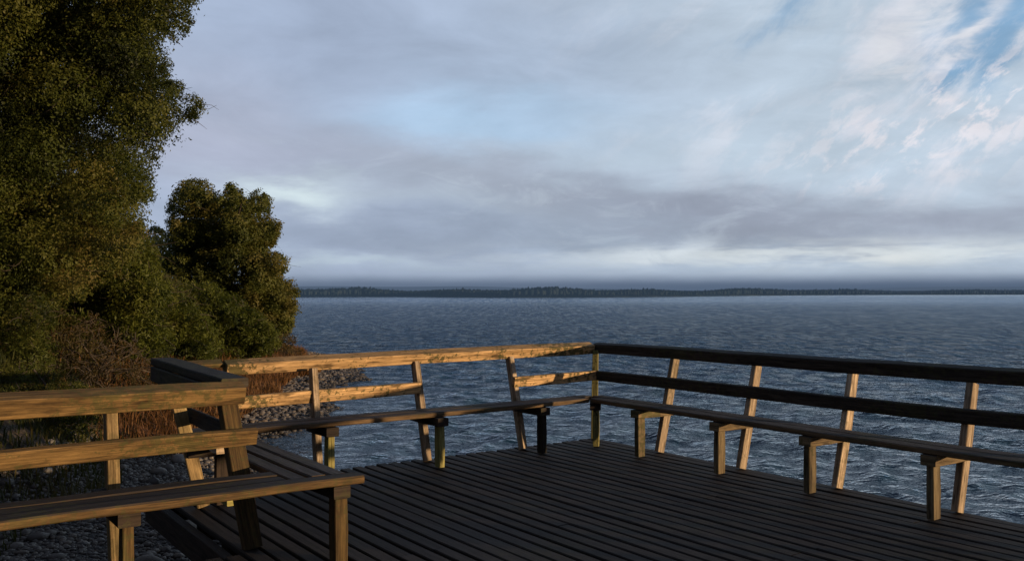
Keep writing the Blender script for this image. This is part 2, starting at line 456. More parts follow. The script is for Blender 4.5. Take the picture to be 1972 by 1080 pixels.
# ------------------------------------------------------------------ pebbles
def ico(sub):
    import bmesh
    bm = bmesh.new(); bmesh.ops.create_icosphere(bm, subdivisions=sub, radius=1)
    v = np.array([x.co[:] for x in bm.verts]); f = np.array([[q.index for q in x.verts] for x in bm.faces]); bm.free()
    return v, f
IV, IF = ico(1) if False else ico(2)
def scatter_solids(pos, size, tint, base, seed=1, flat=(.45, .8)):
    r = np.random.default_rng(seed)
    bv, bf = base
    n = len(pos); nv = len(bv)
    sc = np.stack([size * r.uniform(.8, 1.3, n), size * r.uniform(.6, 1.0, n), size * r.uniform(*flat, n)], -1)
    a = r.uniform(0, 6.28, n); ca, sa = np.cos(a), np.sin(a)
    v = bv[None] * sc[:, None, :] * (1 + .12 * r.normal(size=(n, nv, 1)))
    tl = r.normal(0, .25, n)
    x = v[..., 0] * ca[:, None] - v[..., 1] * sa[:, None]
    y = v[..., 0] * sa[:, None] + v[..., 1] * ca[:, None]
    zz = v[..., 2] + x * tl[:, None] * .4
    out_ = np.stack([x, y, zz], -1) + pos[:, None, :]
    f = bf[None] + (np.arange(n) * nv)[:, None, None]
    return out_.reshape(-1, 3), f.reshape(-1, bf.shape[1]), np.repeat(tint, nv)
def rock_mat(name, cols):
    m, t_, b = material(name)
    at_ = t_.new('ShaderNodeAttribute', attribute_name='tint').outputs['Fac']
    g = t_.new('ShaderNodeNewGeometry').outputs['Position']
    r = t_.new('ShaderNodeValToRGB'); t_.l.new(at_, r.inputs[0])
    e = r.color_ramp.elements
    e[0].position = 0; e[0].color = (*cols[0], 1); e[1].position = 1; e[1].color = (*cols[-1], 1)
    for i, c in enumerate(cols[1:-1]):
        q = e.new((i + 1) / (len(cols) - 1)); q.color = (*c, 1)
    c = t_.mix(t_.m('MULTIPLY', t_.noise(g, 60, 3), .7), r.outputs[0], (.03, .03, .03))
    wet = t_.m('SUBTRACT', 1.0, t_.ss(t_.sep(g)[2], -.68, -.58))
    c = t_.mix(t_.m('MULTIPLY', wet, .75), c, (.012, .012, .012))
    t_.l.new(c, b.inputs['Base Color']); b.inputs['Roughness'].default_value = .6
    t_.l.new(t_.bump(t_.noise(g, 35, 4), .5, .01), b.inputs['Normal'])
    return m
M_PEB = rock_mat('pebble_stone', [(.05, .043, .036), (.15, .13, .11), (.09, .07, .05), (.28, .25, .21), (.06, .055, .05), (.18, .14, .10)])
def beach_points(n, y0, y1, d0, d1, seed):
    r = np.random.default_rng(seed)
    Y = r.uniform(y0, y1, n); d = r.uniform(d0, d1, n)
    X = shore(Y) + .25 * np.sin(Y * .9) + .1 * np.sin(Y * 2.3 + 1) - d
    return X, Y
ico1 = ico(1)
X1, Y1 = beach_points(20000, 5.0, 12.5, -.3, 2.4, 4)
X2, Y2 = beach_points(15000, 12.5, 30, -.3, 1.25, 5)
X = np.concatenate([X1, X2]); Y = np.concatenate([Y1, Y2])
r = np.random.default_rng(9)
size = np.where(Y < 12.5, r.lognormal(math.log(.018), .42, len(X)), r.lognormal(math.log(.028), .4, len(X)))
pos = np.stack([X, Y, ground_z(X, Y) + size * .2], -1)
v, f, ti = scatter_solids(pos, size, r.uniform(0, 1, len(X)), ico1, 2)
tag(mesh_np('gravel', v, f, M_PEB, smooth=True, tint=ti), 'grey and brown pebbles on the beach behind the near bench', 'gravel', kind='stuff')

def boulder(px, py, zg, size, label, seed, tint=.55):
    Yb = F * (HC - zg) / (py - HY)
    Xb = (px - CX) / F * Yb
    zz = float(ground_z(np.array([Xb]), np.array([Yb]))[0])
    v, f, ti = scatter_solids(np.array([[Xb, Yb, zz + size * .25]]), np.array([size]), np.array([tint]), ico(3), seed)
    # smooth the noise a little
    o = mesh_np('rock', v, f, M_PEB, smooth=True, tint=ti, origin=(Xb, Yb, zz))
    s_ = o.modifiers.new('smooth', 'SMOOTH'); s_.factor = .8; s_.iterations = 3
    return tag(o, label, 'rock', 'larger stones on the beach')
boulder(350, 1000, -.50, .17, 'large pale grey stone beside the deck edge under the near bench', 3)
boulder(292, 1062, -.50, .10, 'small pale stone at the bottom edge of the beach', 4, .5)
boulder(215, 905, -.50, .085, 'small grey stone on the gravel just right of the lit post', 6, .5)
boulder(345, 880, -.50, .11, 'light grey stone on the gravel below the near middle rail', 5, .58)
boulder(305, 905, -.50, .09, 'grey stone midway along the gravel behind the rails', 8, .5)

# ------------------------------------------------------------------ foliage
def leaf_mat(name, stops, trans=.45, rough=.55):
    m, t_, b = material(name)
    at_ = t_.new('ShaderNodeAttribute', attribute_name='tint').outputs['Fac']
    r = t_.new('ShaderNodeValToRGB'); t_.l.new(at_, r.inputs[0])
    e = r.color_ramp.elements
    e[0].position = 0; e[0].color = (*stops[0], 1); e[1].position = 1; e[1].color = (*stops[-1], 1)
    for i, c in enumerate(stops[1:-1]):
        q = e.new((i + 1) / (len(stops) - 1)); q.color = (*c, 1)
    t_.l.new(r.outputs[0], b.inputs['Base Color'])
    b.inputs['Roughness'].default_value = rough; b.inputs['Specular IOR Level'].default_value = .25
    tr = t_.new('ShaderNodeBsdfTranslucent'); t_.l.new(t_.mix(.5, r.outputs[0], (.10, .10, .01)), tr.inputs['Color'])
    mx = t_.new('ShaderNodeMixShader'); mx.inputs[0].default_value = trans
    t_.l.new(b.outputs[0], mx.inputs[1]); t_.l.new(tr.outputs[0], mx.inputs[2])
    t_.l.new(mx.outputs[0], t_.n['Material Output'].inputs[0])
    return m
M_LEAF_A = leaf_mat('olive_leaf', [(.013, .020, .005), (.052, .070, .013), (.086, .104, .018), (.120, .124, .024), (.15, .12, .032)])
M_LEAF_B = leaf_mat('dark_green_leaf', [(.016, .027, .008), (.062, .080, .018), (.102, .118, .024), (.145, .130, .034)])
M_LEAF_C = leaf_mat('yellow_green_leaf', [(.020, .031, .006), (.075, .097, .015), (.112, .130, .020), (.15, .148, .032)])
M_LEAF_R = leaf_mat('rusty_leaf', [(.040, .036, .013), (.085, .064, .024), (.125, .080, .030), (.16, .115, .042)])
M_LEAF_D = leaf_mat('blue_green_leaf', [(.010, .022, .014), (.022, .038, .022), (.035, .05, .025)])
M_GRASS = leaf_mat('grass_blade', [(.025, .035, .010), (.055, .060, .016), (.10, .08, .028), (.14, .085, .04)], trans=.25)
M_DRY = leaf_mat('dry_grass_blade', [(.07, .034, .015), (.15, .070, .028), (.21, .105, .042), (.24, .16, .08)], trans=.25)
m, t_, b = material('bark')
g = t_.new('ShaderNodeTexCoord').outputs['Object']
gs = t_.sep(g)
n_ = t_.noise(t_.xyz(t_.m('MULTIPLY', gs[0], 12), t_.m('MULTIPLY', gs[1], 12), t_.m('MULTIPLY', gs[2], 3)), 1.5, 5, .65)
t_.l.new(t_.mix(n_, (.018, .013, .010), (.11, .085, .06)), b.inputs['Base Color']); b.inputs['Roughness'].default_value = .9
t_.l.new(t_.bump(n_, 1, .02), b.inputs['Normal'])
M_BARK = m

def in_poly(x, y, poly):
    n = len(poly); c = np.zeros(len(x), bool)
    for i in range(n):
        x1, y1 = poly[i]; x2, y2 = poly[(i + 1) % n]
        if y1 == y2: continue
        cond = ((y1 > y) != (y2 > y)) & (x < (x2 - x1) * (y - y1) / (y2 - y1) + x1)
        c ^= cond
    return c
def dist_poly(x, y, poly):
    d = np.full(len(x), 1e9)
    for i in range(len(poly)):
        p, q = np.array(poly[i], float), np.array(poly[(i + 1) % len(poly)], float)
        e = q - p; l2 = e @ e + 1e-9
        tt = np.clip(((x - p[0]) * e[0] + (y - p[1]) * e[1]) / l2, 0, 1)
        d = np.minimum(d, np.hypot(x - p[0] - tt * e[0], y - p[1] - tt * e[1]))
    return d
def quads(c, nrm, ln, wd, r, droop=None):
    """diamond leaves at c with normal nrm"""
    n = len(c)
    a = r.normal(size=(n, 3))
    if droop is not None: a = a * (1 - droop) + np.array([0, 0, -1.2]) * droop
    ax = a - (a * nrm).sum(1, keepdims=True) * nrm
    ax /= np.linalg.norm(ax, axis=1, keepdims=True) + 1e-9
    sd = np.cross(nrm, ax)
    ln = ln[:, None]; wd = wd[:, None]
    bend = nrm * ln * .12
    v = np.stack([c - ax * ln * .5, c + sd * wd * .5 + bend, c + ax * ln * .5, c - sd * wd * .5 + bend], 1)
    f = np.arange(n * 4).reshape(n, 4)
    return v.reshape(-1, 3), f
def clumps_in(poly, y0, y1, n, rmin, rmax, r):
    P_ = np.array(poly, float)
    lo, hi = P_.min(0), P_.max(0)
    x = r.uniform(lo[0], hi[0], n * 6); y = r.uniform(lo[1], hi[1], n * 6)
    k = in_poly(x, y, poly); x, y = x[k], y[k]
    Y = r.uniform(y0, y1, len(x))
    d = dist_poly(x, y, poly) * Y / F
    rad = np.minimum(r.uniform(rmin, rmax, len(x)), d * 1.0)
    k = rad > rmin * .55
    x, y, Y, rad, d = (q[k][:n] for q in (x, y, Y, rad, d))
    pts = np.stack([(x - CX) / F * Y, Y, HC - (y - HY) / F * Y], -1)
    return pts, rad
def mass(c, w=1.3):
    x, y, z = c[:, 0] / w, c[:, 1] / w, c[:, 2] / w
    return (np.sin(5.1 * x + 1.3 * z + .7) + np.sin(4.2 * z - 2.1 * y + 2) + np.sin(3.1 * x - 3.7 * z + 1.1 * y) + .7 * np.sin(9 * x + 7 * z)) / 3.7
def foliage(parent, name, mat, pts, rad, dens, leaf, r, droop=.0, tint_fn=None, up=.35, squash=.8, wr=1.0):
    cs, ns, ts = [], [], []
    for p, rr in zip(pts, rad):
        n = int(dens * rr * rr * 12) + 6
        # sub-tufts on the clump
        nt = max(3, int(n / 22))
        td = r.normal(size=(nt, 3)); td /= np.linalg.norm(td, axis=1, keepdims=True)
        tp = td * rr * r.uniform(.55, 1.0, (nt, 1)) * np.array([1, 1, squash])
        k = r.integers(0, nt, n)
        tr_ = rr * .18 + leaf * .7
        off = r.normal(size=(n, 3)) * tr_ * .55
        c = p + tp[k] + off
        nr = td[k] * 1.0 + r.normal(size=(n, 3)) * .5 + np.array([0, 0, up])
        nr /= np.linalg.norm(nr, axis=1, keepdims=True)
        base = np.clip(r.normal(.45, .20), 0, 1)
        tt = base + r.normal(0, .07, n) + .24 * (tp[k][:, 2] / rr)  # clump undersides get a darker tint: shading put into the leaf colour
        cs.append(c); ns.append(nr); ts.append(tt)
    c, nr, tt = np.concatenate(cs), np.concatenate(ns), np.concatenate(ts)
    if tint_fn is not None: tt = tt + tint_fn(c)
    ln = leaf * r.uniform(.7, 1.4, len(c)); wd = ln * r.uniform(.38, .6, len(c)) * wr
    v, f = quads(c, nr, ln, wd, r, droop if droop else None)
    return mesh_np(name, v, f, mat, parent, tint=np.repeat(np.clip(tt, 0, 1), 4))

def tube(path, radii, sides=8):
    path = [Vector(p) for p in path]; vs, fs = [], []
    for i, p in enumerate(path):
        d = (path[min(i + 1, len(path) - 1)] - path[max(i - 1, 0)]).normalized()
        a = d.cross(Vector((.3, .9, .1))).normalized(); b_ = d.cross(a)
        for k in range(sides):
            th = 2 * math.pi * k / sides
            vs.append(tuple(p + (a * math.cos(th) + b_ * math.sin(th)) * radii[i]))
    for i in range(len(path) - 1):
        for k in range(sides):
            k2 = (k + 1) % sides
            fs.append((i * sides + k, i * sides + k2, (i + 1) * sides + k2, (i + 1) * sides + k))
    return vs, fs
def limbs(parent, name, paths, mat=None):
    V_, F_ = [], []
    for path, radii, *k_ in paths:
        v, f = tube(path, radii, *k_)
        o = len(V_); V_ += v; F_ += [tuple(i + o for i in q) for q in f]
    return mesh_np(name, np.array(V_), np.array(F_), mat or M_BARK, parent, smooth=True)
def curve(p0, p1, sag, n=7, j=.05):
    p0, p1 = Vector(p0), Vector(p1); out_ = []
    for i in range(n):
        f = i / (n - 1)
        q = p0.lerp(p1, f) + Vector((random.uniform(-j, j), random.uniform(-j, j), sag * math.sin(math.pi * f)))
        out_.append(q)
    return out_
def taper(a, b, n=7): return [a + (b - a) * i / (n - 1) for i in range(n)]

def plant(name, label, cat, base, poly, y0, y1, ncl, rmin, rmax, dens, leaf, mat, seed, trunk_r=.15, group=None, droop=0, tint_fn=None, twigs=0, up=.35, nlimb=8, twig_len=.5, wr=1.0, squash=.85):
    r = np.random.default_rng(seed)
    bx, by = base
    bz = float(ground_z(np.array([bx]), np.array([by]))[0])
    root = empty(name, (bx, by, bz), label, cat, group)
    pts, rad = clumps_in(poly, y0, y1, ncl, rmin, rmax, r)
    crown = foliage(root, 'crown' if cat == 'tree' else 'foliage', mat, pts, rad, dens, leaf, r, droop, tint_fn, up, squash, wr)
    c = pts.mean(0)
    top = Vector((c[0], c[1], c[2]))
    tr = curve((bx, by, bz - .15), top, 0, 8, .06)
    ps = [(tr, taper(trunk_r, trunk_r * .35, 8))]
    limbs(root, 'trunk' if cat == 'tree' else 'stem', ps)
    bl = []
    sel = r.choice(len(pts), min(nlimb * 4, len(pts)), replace=False)
    for i in sel[:nlimb * 3]:
        k = random.randint(2, 7)
        bl.append((curve(tr[k], pts[i], .15, 6, .05), taper(trunk_r * .35, .012, 6)))
    if twigs:
        # thin twigs that stick out of the clumps
        tw = []
        edge = r.choice(len(pts), twigs)
        for i in edge:
            d = r.normal(size=3); d /= np.linalg.norm(d); d[2] = d[2] * .6 - .1 * (droop > 0)
            p0 = pts[i] + d * rad[i] * .4
            p1 = pts[i] + d * (rad[i] + twig_len * r.uniform(.3, 1))
            tw.append((curve(p0, p1, r.uniform(-.08, .08), 4, .02), taper(.006 + leaf * .03, .002, 4)))
        bl += [(a_, b_, 3) for a_, b_ in tw]
    limbs(root, 'branches', bl)
    return root

TG = 'trees on the left bank'
SG = 'shrubs covering the left bank'
polyA = [(-240, -220), (60, -260), (330, -240), (425, -120), (395, -10), (408, 42), (362, 64), (325, 104), (334, 150), (388, 176), (398, 230), (350, 246), (318, 290), (302, 340), (292, 400), (286, 450), (262, 540), (150, 590), (-100, 590), (-240, 560)]
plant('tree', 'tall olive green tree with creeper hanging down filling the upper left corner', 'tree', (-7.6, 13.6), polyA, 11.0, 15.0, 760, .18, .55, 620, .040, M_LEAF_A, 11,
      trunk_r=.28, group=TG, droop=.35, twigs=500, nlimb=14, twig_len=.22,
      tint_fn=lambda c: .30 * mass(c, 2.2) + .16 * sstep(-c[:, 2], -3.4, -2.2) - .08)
polyB = [(322, 378), (345, 352), (385, 338), (408, 352), (425, 372), (446, 344), (462, 352), (474, 388), (494, 348), (510, 372), (524, 378), (522, 418), (545, 430), (540, 462), (518, 482), (555, 488), (556, 522), (540, 532), (580, 540), (576, 590), (560, 645), (520, 685), (420, 700), (330, 680), (308, 580), (312, 510), (322, 440)]
plant('tree', 'round dark green tree standing alone against the lake at the water edge', 'tree', (-9.0, 28.5), polyB, 26.0, 30.5, 640, .16, .46, 300, .080, M_LEAF_B, 12, trunk_r=.2, group=TG, nlimb=10, twigs=120,
      tint_fn=lambda c: .11 * (c[:, 0] + 8.3) + .2 * mass(c, 2.6) + .24)  # tint rises to the right: sunny side lightened in the leaf colour
plant('tree', 'small blue green tree peeping between the tall tree and the round tree', 'tree', (-14.2, 36), [(280, 440), (298, 425), (325, 445), (345, 520), (330, 640), (250, 640), (262, 500)], 35, 37, 70, .3, .6, 90, .12, M_LEAF_D, 13, trunk_r=.12, group=TG, nlimb=4)
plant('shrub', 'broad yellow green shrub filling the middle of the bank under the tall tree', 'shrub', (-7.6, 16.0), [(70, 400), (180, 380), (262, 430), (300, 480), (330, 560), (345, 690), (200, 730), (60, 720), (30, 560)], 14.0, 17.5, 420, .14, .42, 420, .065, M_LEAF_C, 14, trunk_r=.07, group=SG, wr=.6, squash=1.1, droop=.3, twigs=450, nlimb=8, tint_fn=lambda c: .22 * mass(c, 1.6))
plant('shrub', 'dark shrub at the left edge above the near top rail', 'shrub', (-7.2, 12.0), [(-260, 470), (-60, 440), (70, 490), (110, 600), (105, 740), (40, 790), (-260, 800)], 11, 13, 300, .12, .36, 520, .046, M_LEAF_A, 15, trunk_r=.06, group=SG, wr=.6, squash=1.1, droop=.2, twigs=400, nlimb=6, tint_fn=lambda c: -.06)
plant('shrub', 'rusty brown twiggy shrub low on the bank behind the near top rail', 'shrub', (-6.0, 12.8), [(20, 720), (60, 650), (95, 640), (115, 585), (140, 610), (175, 575), (205, 640), (250, 625), (275, 680), (330, 690), (385, 735), (380, 790), (20, 780)], 11.8, 14.4, 260, .07, .20, 260, .034, M_LEAF_R, 16, trunk_r=.04, group=SG, wr=.6, squash=1.1, twigs=900, nlimb=6, twig_len=.3)
plant('shrub', 'low dark green shrub on the beach edge seen between the near rails', 'shrub', (-4.9, 9.8), [(-60, 700), (60, 690), (150, 720), (200, 770), (190, 830), (120, 870), (-60, 880)], 9.5, 10.8, 150, .08, .24, 520, .036, M_LEAF_A, 24, trunk_r=.02, group=SG, wr=.6, droop=.2, twigs=200, nlimb=4, twig_len=.25)
plant('shrub', 'green shrub right behind the far end of the dark return rail', 'shrub', (-6.6, 17.5), [(235, 600), (280, 540), (350, 560), (400, 610), (432, 680), (380, 730), (240, 740)], 16, 18.5, 240, .13, .36, 380, .065, M_LEAF_C, 17, trunk_r=.05, group=SG, wr=.6, squash=1.1, droop=.35, twigs=300, nlimb=5, tint_fn=lambda c: -.1)
plant('shrub', 'green shrub on the slope between the dark return rail and the round tree', 'shrub', (-6.8, 20.5), [(330, 560), (400, 540), (470, 580), (530, 630), (548, 672), (480, 700), (340, 720)], 19.5, 22, 260, .14, .40, 330, .075, M_LEAF_C, 23, trunk_r=.05, group=SG, wr=.6, squash=1.1, droop=.3, twigs=250, nlimb=5, tint_fn=lambda c: -.08)
plant('shrub', 'low green brown shrub at the foot of the round tree', 'shrub', (-7.6, 24.5), [(335, 640), (400, 600), (470, 610), (530, 650), (552, 680), (520, 700), (340, 715)], 22.5, 25.5, 180, .15, .40, 280, .08, M_LEAF_A, 18, trunk_r=.05, group=SG, wr=.6, squash=1.1, droop=.2, twigs=200, nlimb=5)
plant('shrub', 'rusty shrub at the water end of the bank beside the lake', 'shrub', (-6.2, 24.5), [(505, 685), (520, 655), (550, 640), (575, 655), (592, 690), (585, 705), (505, 712)], 23.5, 25.5, 36, .14, .26, 160, .07, M_LEAF_R, 19, trunk_r=.03, group=SG, wr=.6, squash=1.1, twigs=200, nlimb=3, twig_len=.3)

# grass as blades
def blades(name, mat, X, Y, ln, wd, r, tint, lean=.5, label=None):
    n = len(X)
    z = ground_z(X, Y) - .02
    b0 = np.stack([X, Y, z], -1)
    a = r.uniform(0, 6.28, n); dr = np.stack([np.cos(a), np.sin(a), np.zeros(n)], -1)
    sd = np.stack([-np.sin(a), np.cos(a), np.zeros(n)], -1) * (wd[:, None] * .5)
    le = r.uniform(.1, lean, n)[:, None]
    up_ = np.array([0, 0, 1.0])
    L = ln[:, None]
    m1 = b0 + up_ * L * .55 + dr * L * le * .3
    tp = b0 + up_ * L * (1 - .35 * le) + dr * L * le
    v = np.stack([b0 - sd, b0 + sd, m1 + sd * .8, m1 - sd * .8, tp], 1).reshape(-1, 3)
    o = (np.arange(n) * 5)[:, None]
    f = np.concatenate([o + np.array([0, 1, 2, 2]), o + np.array([0, 2, 3, 3])])
    f3 = np.concatenate([o + np.array([[0, 1, 2]]), o + np.array([[0, 2, 3]]), o + np.array([[3, 2, 4]])])
    ob = mesh_np(name, v, f3, mat, tint=np.repeat(np.clip(tint, 0, 1), 5))
    return tag(ob, label, 'grass', kind='stuff')
r = np.random.default_rng(21)
X, Y = beach_points(95000, 5.5, 27, 1.65, 8.5, 31)
k = r.uniform(size=len(X)) < .35 + .65 * (hnoise(X * 2, Y * 2) > -.1)
X, Y = X[k], Y[k]
dd = shore(Y) - X
blades('grass', M_GRASS, X, Y, r.uniform(.15, .5, len(X)) * (.4 + .6 * sstep(dd, 1.8, 4)), .009 + .0009 * Y, r, .30 + .35 * hnoise(X, Y) + r.normal(0, .15, len(X)), .7,
       'rough green and brown grass covering the bank')
X, Y = beach_points(90000, 10.5, 29, 1.0, 3.6, 32)
k = r.uniform(size=len(X)) < np.clip(1.5 - .45 * (shore(Y) - X), .05, 1) * (.3 + .7 * sstep(Y, 11, 14))
k = k & (shore(Y) - X < np.where(Y > 15, 2.5, 4.2))
X, Y = X[k], Y[k]
blades('dry_grass', M_DRY, X, Y, r.uniform(.10, .40, len(X)), .005 + .0007 * Y, r, .45 + .3 * hnoise(X * 1.5, Y) + r.normal(0, .2, len(X)), 1.3,
       'reddish dry grass along the top of the pebble beach')

# ------------------------------------------------------------------ far shore
def far_ground():
    th = np.radians(np.linspace(-24, 40, 330))
    t01 = np.linspace(0, 1, 330)
    dist_ = 480 + 60 * np.sin(t01 * 9) + 25 * np.sin(t01 * 31) + 1700 * sstep(t01, .42, .95)
    rows = []
    for k, (dr, h) in enumerate([(0, -.4), (6, .6), (60, 2.2), (160, 3.0), (420, 2)]):
        hh = h * (1 + .35 * np.sin(t01 * 23 + k) + .2 * np.sin(t01 * 61 + 2 * k)) * (dist_ / 480) ** .5 if k else np.full(330, -.3)
        rows.append(np.stack([(dist_ + dr * dist_ / 480) * np.sin(th), (dist_ + dr * dist_ / 480) * np.cos(th), WL + hh], -1))
    V_ = np.stack(rows, 0); nr, nc = V_.shape[:2]
    idx = np.arange(nr * nc).reshape(nr, nc)
    f = np.stack([idx[:-1, :-1], idx[:-1, 1:], idx[1:, 1:], idx[1:, :-1]], -1).reshape(-1, 4)[:, ::-1]
    return V_, f, th, dist_
V_, f_, TH, DS = far_ground()
m, t_, b = material('far_land')
g = t_.new('ShaderNodeNewGeometry').outputs['Position']
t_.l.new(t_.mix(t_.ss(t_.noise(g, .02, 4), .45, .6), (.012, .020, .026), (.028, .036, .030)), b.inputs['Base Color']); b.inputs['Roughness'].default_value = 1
b.inputs['Emission Color'].default_value = (.024, .039, .060, 1); b.inputs['Emission Strength'].default_value = 1  # glow painted on the land for the haze of the air
b.inputs['Specular IOR Level'].default_value = 0
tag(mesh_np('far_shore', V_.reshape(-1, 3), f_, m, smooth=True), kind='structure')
m, t_, b = material('far_forest')
at_ = t_.new('ShaderNodeAttribute', attribute_name='tint').outputs['Fac']
g = t_.new('ShaderNodeNewGeometry').outputs['Position']
gy_ = t_.sep(g)[1]
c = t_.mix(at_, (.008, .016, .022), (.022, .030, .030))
c = t_.mix(t_.ss(gy_, 600, 2000), c, (.030, .050, .082))  # bluer with distance: haze mixed into the tree colour
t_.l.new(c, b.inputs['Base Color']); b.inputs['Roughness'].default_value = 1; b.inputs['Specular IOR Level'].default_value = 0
b.inputs['Emission Color'].default_value = (.024, .039, .060, 1); b.inputs['Emission Strength'].default_value = 1   # glow paints in the haze of the air before the far trees
M_FAR = m
r = np.random.default_rng(44)
n = 15000
q = r.uniform(0, 1, n)
th = np.interp(q, np.linspace(0, 1, 330), TH); ds = np.interp(q, np.linspace(0, 1, 330), DS)
lump = .5 + .5 * np.sin(q * 47 + 1) * np.sin(q * 19)
tall = np.where(q < .14, 1.35, .75)
dr = r.uniform(4, 130, n) * ds / 480
sz = (1.6 + 2.4 * lump * r.uniform(.5, 1.2, n)) * tall * (ds / 480) ** .55
pos = np.stack([(ds + dr) * np.sin(th), (ds + dr) * np.cos(th), WL + 1.2 + sz * .6 + .01 * dr], -1)
bv, bf = ico1
rr = np.random.default_rng(5)
v = bv[None] * np.stack([sz * rr.uniform(.25, .55, n), sz * rr.uniform(.3, .6, n), sz * rr.uniform(.4, .85, n)], -1)[:, None, :] * (1 + .22 * rr.normal(size=(n, len(bv), 1))) + pos[:, None, :]
f = (bf[None] + (np.arange(n) * len(bv))[:, None, None]).reshape(-1, 3)
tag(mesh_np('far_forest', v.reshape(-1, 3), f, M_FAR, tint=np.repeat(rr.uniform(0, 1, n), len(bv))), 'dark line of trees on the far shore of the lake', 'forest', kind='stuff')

# hazy hills behind the far shore
m, t_, b = material('hazy_hill')
b.inputs['Emission Color'].default_value = (.075, .105, .155, 1); b.inputs['Emission Strength'].default_value = 1  # bluish glow put in for the haze of distance
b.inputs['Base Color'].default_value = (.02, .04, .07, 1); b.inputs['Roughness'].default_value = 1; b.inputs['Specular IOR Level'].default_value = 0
th = np.radians(np.linspace(-32, 44, 400)); x01 = np.linspace(0, 1, 400)
rows = []
for k, (dst, hf) in enumerate([(3600, 0), (3900, .55), (4300, 1.0), (5200, .9)]):
    h = (30 + 9 * np.sin(x01 * 7 + .4) + 4 * np.sin(x01 * 17 + 1) + 1.6 * np.sin(x01 * 53)) * hf * (dst / 4000)
    rows.append(np.stack([dst * np.sin(th), dst * np.cos(th), WL - 1 + h], -1))
V_ = np.stack(rows, 0); idx = np.arange(1600).reshape(4, 400)
f = np.stack([idx[:-1, :-1], idx[:-1, 1:], idx[1:, 1:], idx[1:, :-1]], -1).reshape(-1, 4)[:, ::-1]
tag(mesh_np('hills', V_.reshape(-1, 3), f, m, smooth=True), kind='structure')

# ------------------------------------------------------------------ sky
SUN_EL = 4.3
sun_dir = np.array([.93, -.365]); sun_dir /= np.linalg.norm(sun_dir)
world = bpy.data.worlds.new('World'); scene.world = world; world.use_nodes = True
t_ = NT(world.node_tree)
bg = world.node_tree.nodes['Background']
sky = t_.new('ShaderNodeTexSky', sky_type='NISHITA'); sky.sun_disc = False
sky.sun_elevation = math.radians(SUN_EL)
sky.sun_rotation = math.atan2(sun_dir[0], sun_dir[1])
sky.altitude = 100; sky.air_density = 1.0; sky.dust_density = .6; sky.ozone_density = 2.0
gen = t_.new('ShaderNodeTexCoord').outputs['Generated']
x, y, z = t_.sep(gen)
az = t_.m('ARCTAN2', x, y)
el = t_.m('ARCSINE', z)
S = 1720.0
# soft noise in the angular coordinates, used to break every edge up
ang_v = t_.xyz(az, t_.m('MULTIPLY', el, 2.2), .3)
w1 = t_.m('SUBTRACT', t_.noise(ang_v, 4.0, 5, .55), .5)
w2 = t_.m('SUBTRACT', t_.noise(t_.xyz(az, t_.m('MULTIPLY', el, 3.5), 7.7), 7.0, 5, .55), .5)
azw = t_.m('ADD', az, t_.m('MULTIPLY', w1, .20))
elw = t_.m('ADD', el, t_.m('MULTIPLY', w2, .085))
def ae(px, py):
    a = (px - CX) / F; b_ = (HY - py) / F
    return math.atan(a), math.atan(b_ / math.hypot(1, a))
def gauss(px, py, sx, sy, rot=0.0, warp=True):
    a0, e0 = ae(px, py)
    A_ = t_.m('SUBTRACT', azw if warp else az, a0); E_ = t_.m('SUBTRACT', elw if warp else el, e0)
    if rot:
        c_, s_ = math.cos(rot), math.sin(rot)
        A2 = t_.m('ADD', t_.m('MULTIPLY', A_, c_), t_.m('MULTIPLY', E_, s_))
        E2 = t_.m('SUBTRACT', t_.m('MULTIPLY', E_, c_), t_.m('MULTIPLY', A_, s_))
        A_, E_ = A2, E2
    A_ = t_.m('MULTIPLY', A_, S / sx); E_ = t_.m('MULTIPLY', E_, S / sy)
    q = t_.m('ADD', t_.m('MULTIPLY', A_, A_), t_.m('MULTIPLY', E_, E_))
    return t_.m('EXPONENT', t_.m('MULTIPLY', q, -1.0))
def sc(c, k=10.0): return tuple(v * k for v in lin(*c))
# clear sky from the Sky Texture, tinted to the level of the clouds
clear = t_.mix(.72, sky.outputs[0], sc((146, 182, 220)))
col = clear
# broken high cloud on the right, soft sheet on the left
nh = t_.noise(t_.xyz(az, el, 1.1), 5.0, 6, .58, .4)
rotv = t_.new('ShaderNodeMapping'); t_.l.new(t_.xyz(az, el, 0.0), rotv.inputs[0])
rotv.inputs['Rotation'].default_value = (0, 0, math.radians(-38)); 
rs = t_.new('ShaderNodeMapping'); t_.l.new(rotv.outputs[0], rs.inputs[0]); rs.inputs['Scale'].default_value = (3.2, 7.5, 1)
wisp = t_.noise(rs.outputs[0], 1.8, 8, .62, .3)
rs2 = t_.new('ShaderNodeMapping'); t_.l.new(rotv.outputs[0], rs2.inputs[0]); rs2.inputs['Scale'].default_value = (14.0, 26.0, 1)
curd = t_.noise(rs2.outputs[0], 1.7, 6, .62, .3)
sheet = t_.m('ADD', t_.m('MULTIPLY', gauss(400, 150, 900, 700), 1.6), t_.m('MULTIPLY', gauss(1500, 520, 1500, 260), 1.6))
sheet = t_.m('ADD', sheet, t_.m('MULTIPLY', t_.m('SUBTRACT', wisp, .5), 2.2))
sheet = t_.m('SUBTRACT', sheet, t_.m('MULTIPLY', gauss(1850, 105, 170, 90, .6), .80))
sheet = t_.m('SUBTRACT', sheet, t_.m('MULTIPLY', gauss(1450, 50, 260, 60, .6), .30))
sheet = t_.m('ADD', sheet, .42)
cover = t_.ss(sheet, .05, .75)
cl = t_.mix(t_.ss(az, -.25, .35), sc((165, 177, 202)), sc((184, 197, 214)))
col = t_.mix(cover, col, cl)
def lay(g, amt, c):
    global col
    col = t_.mix(t_.m('MULTIPLY', g, amt, clamp=True), col, sc(c))
lay(gauss(560, 60, 420, 200), .5, (158, 172, 200))
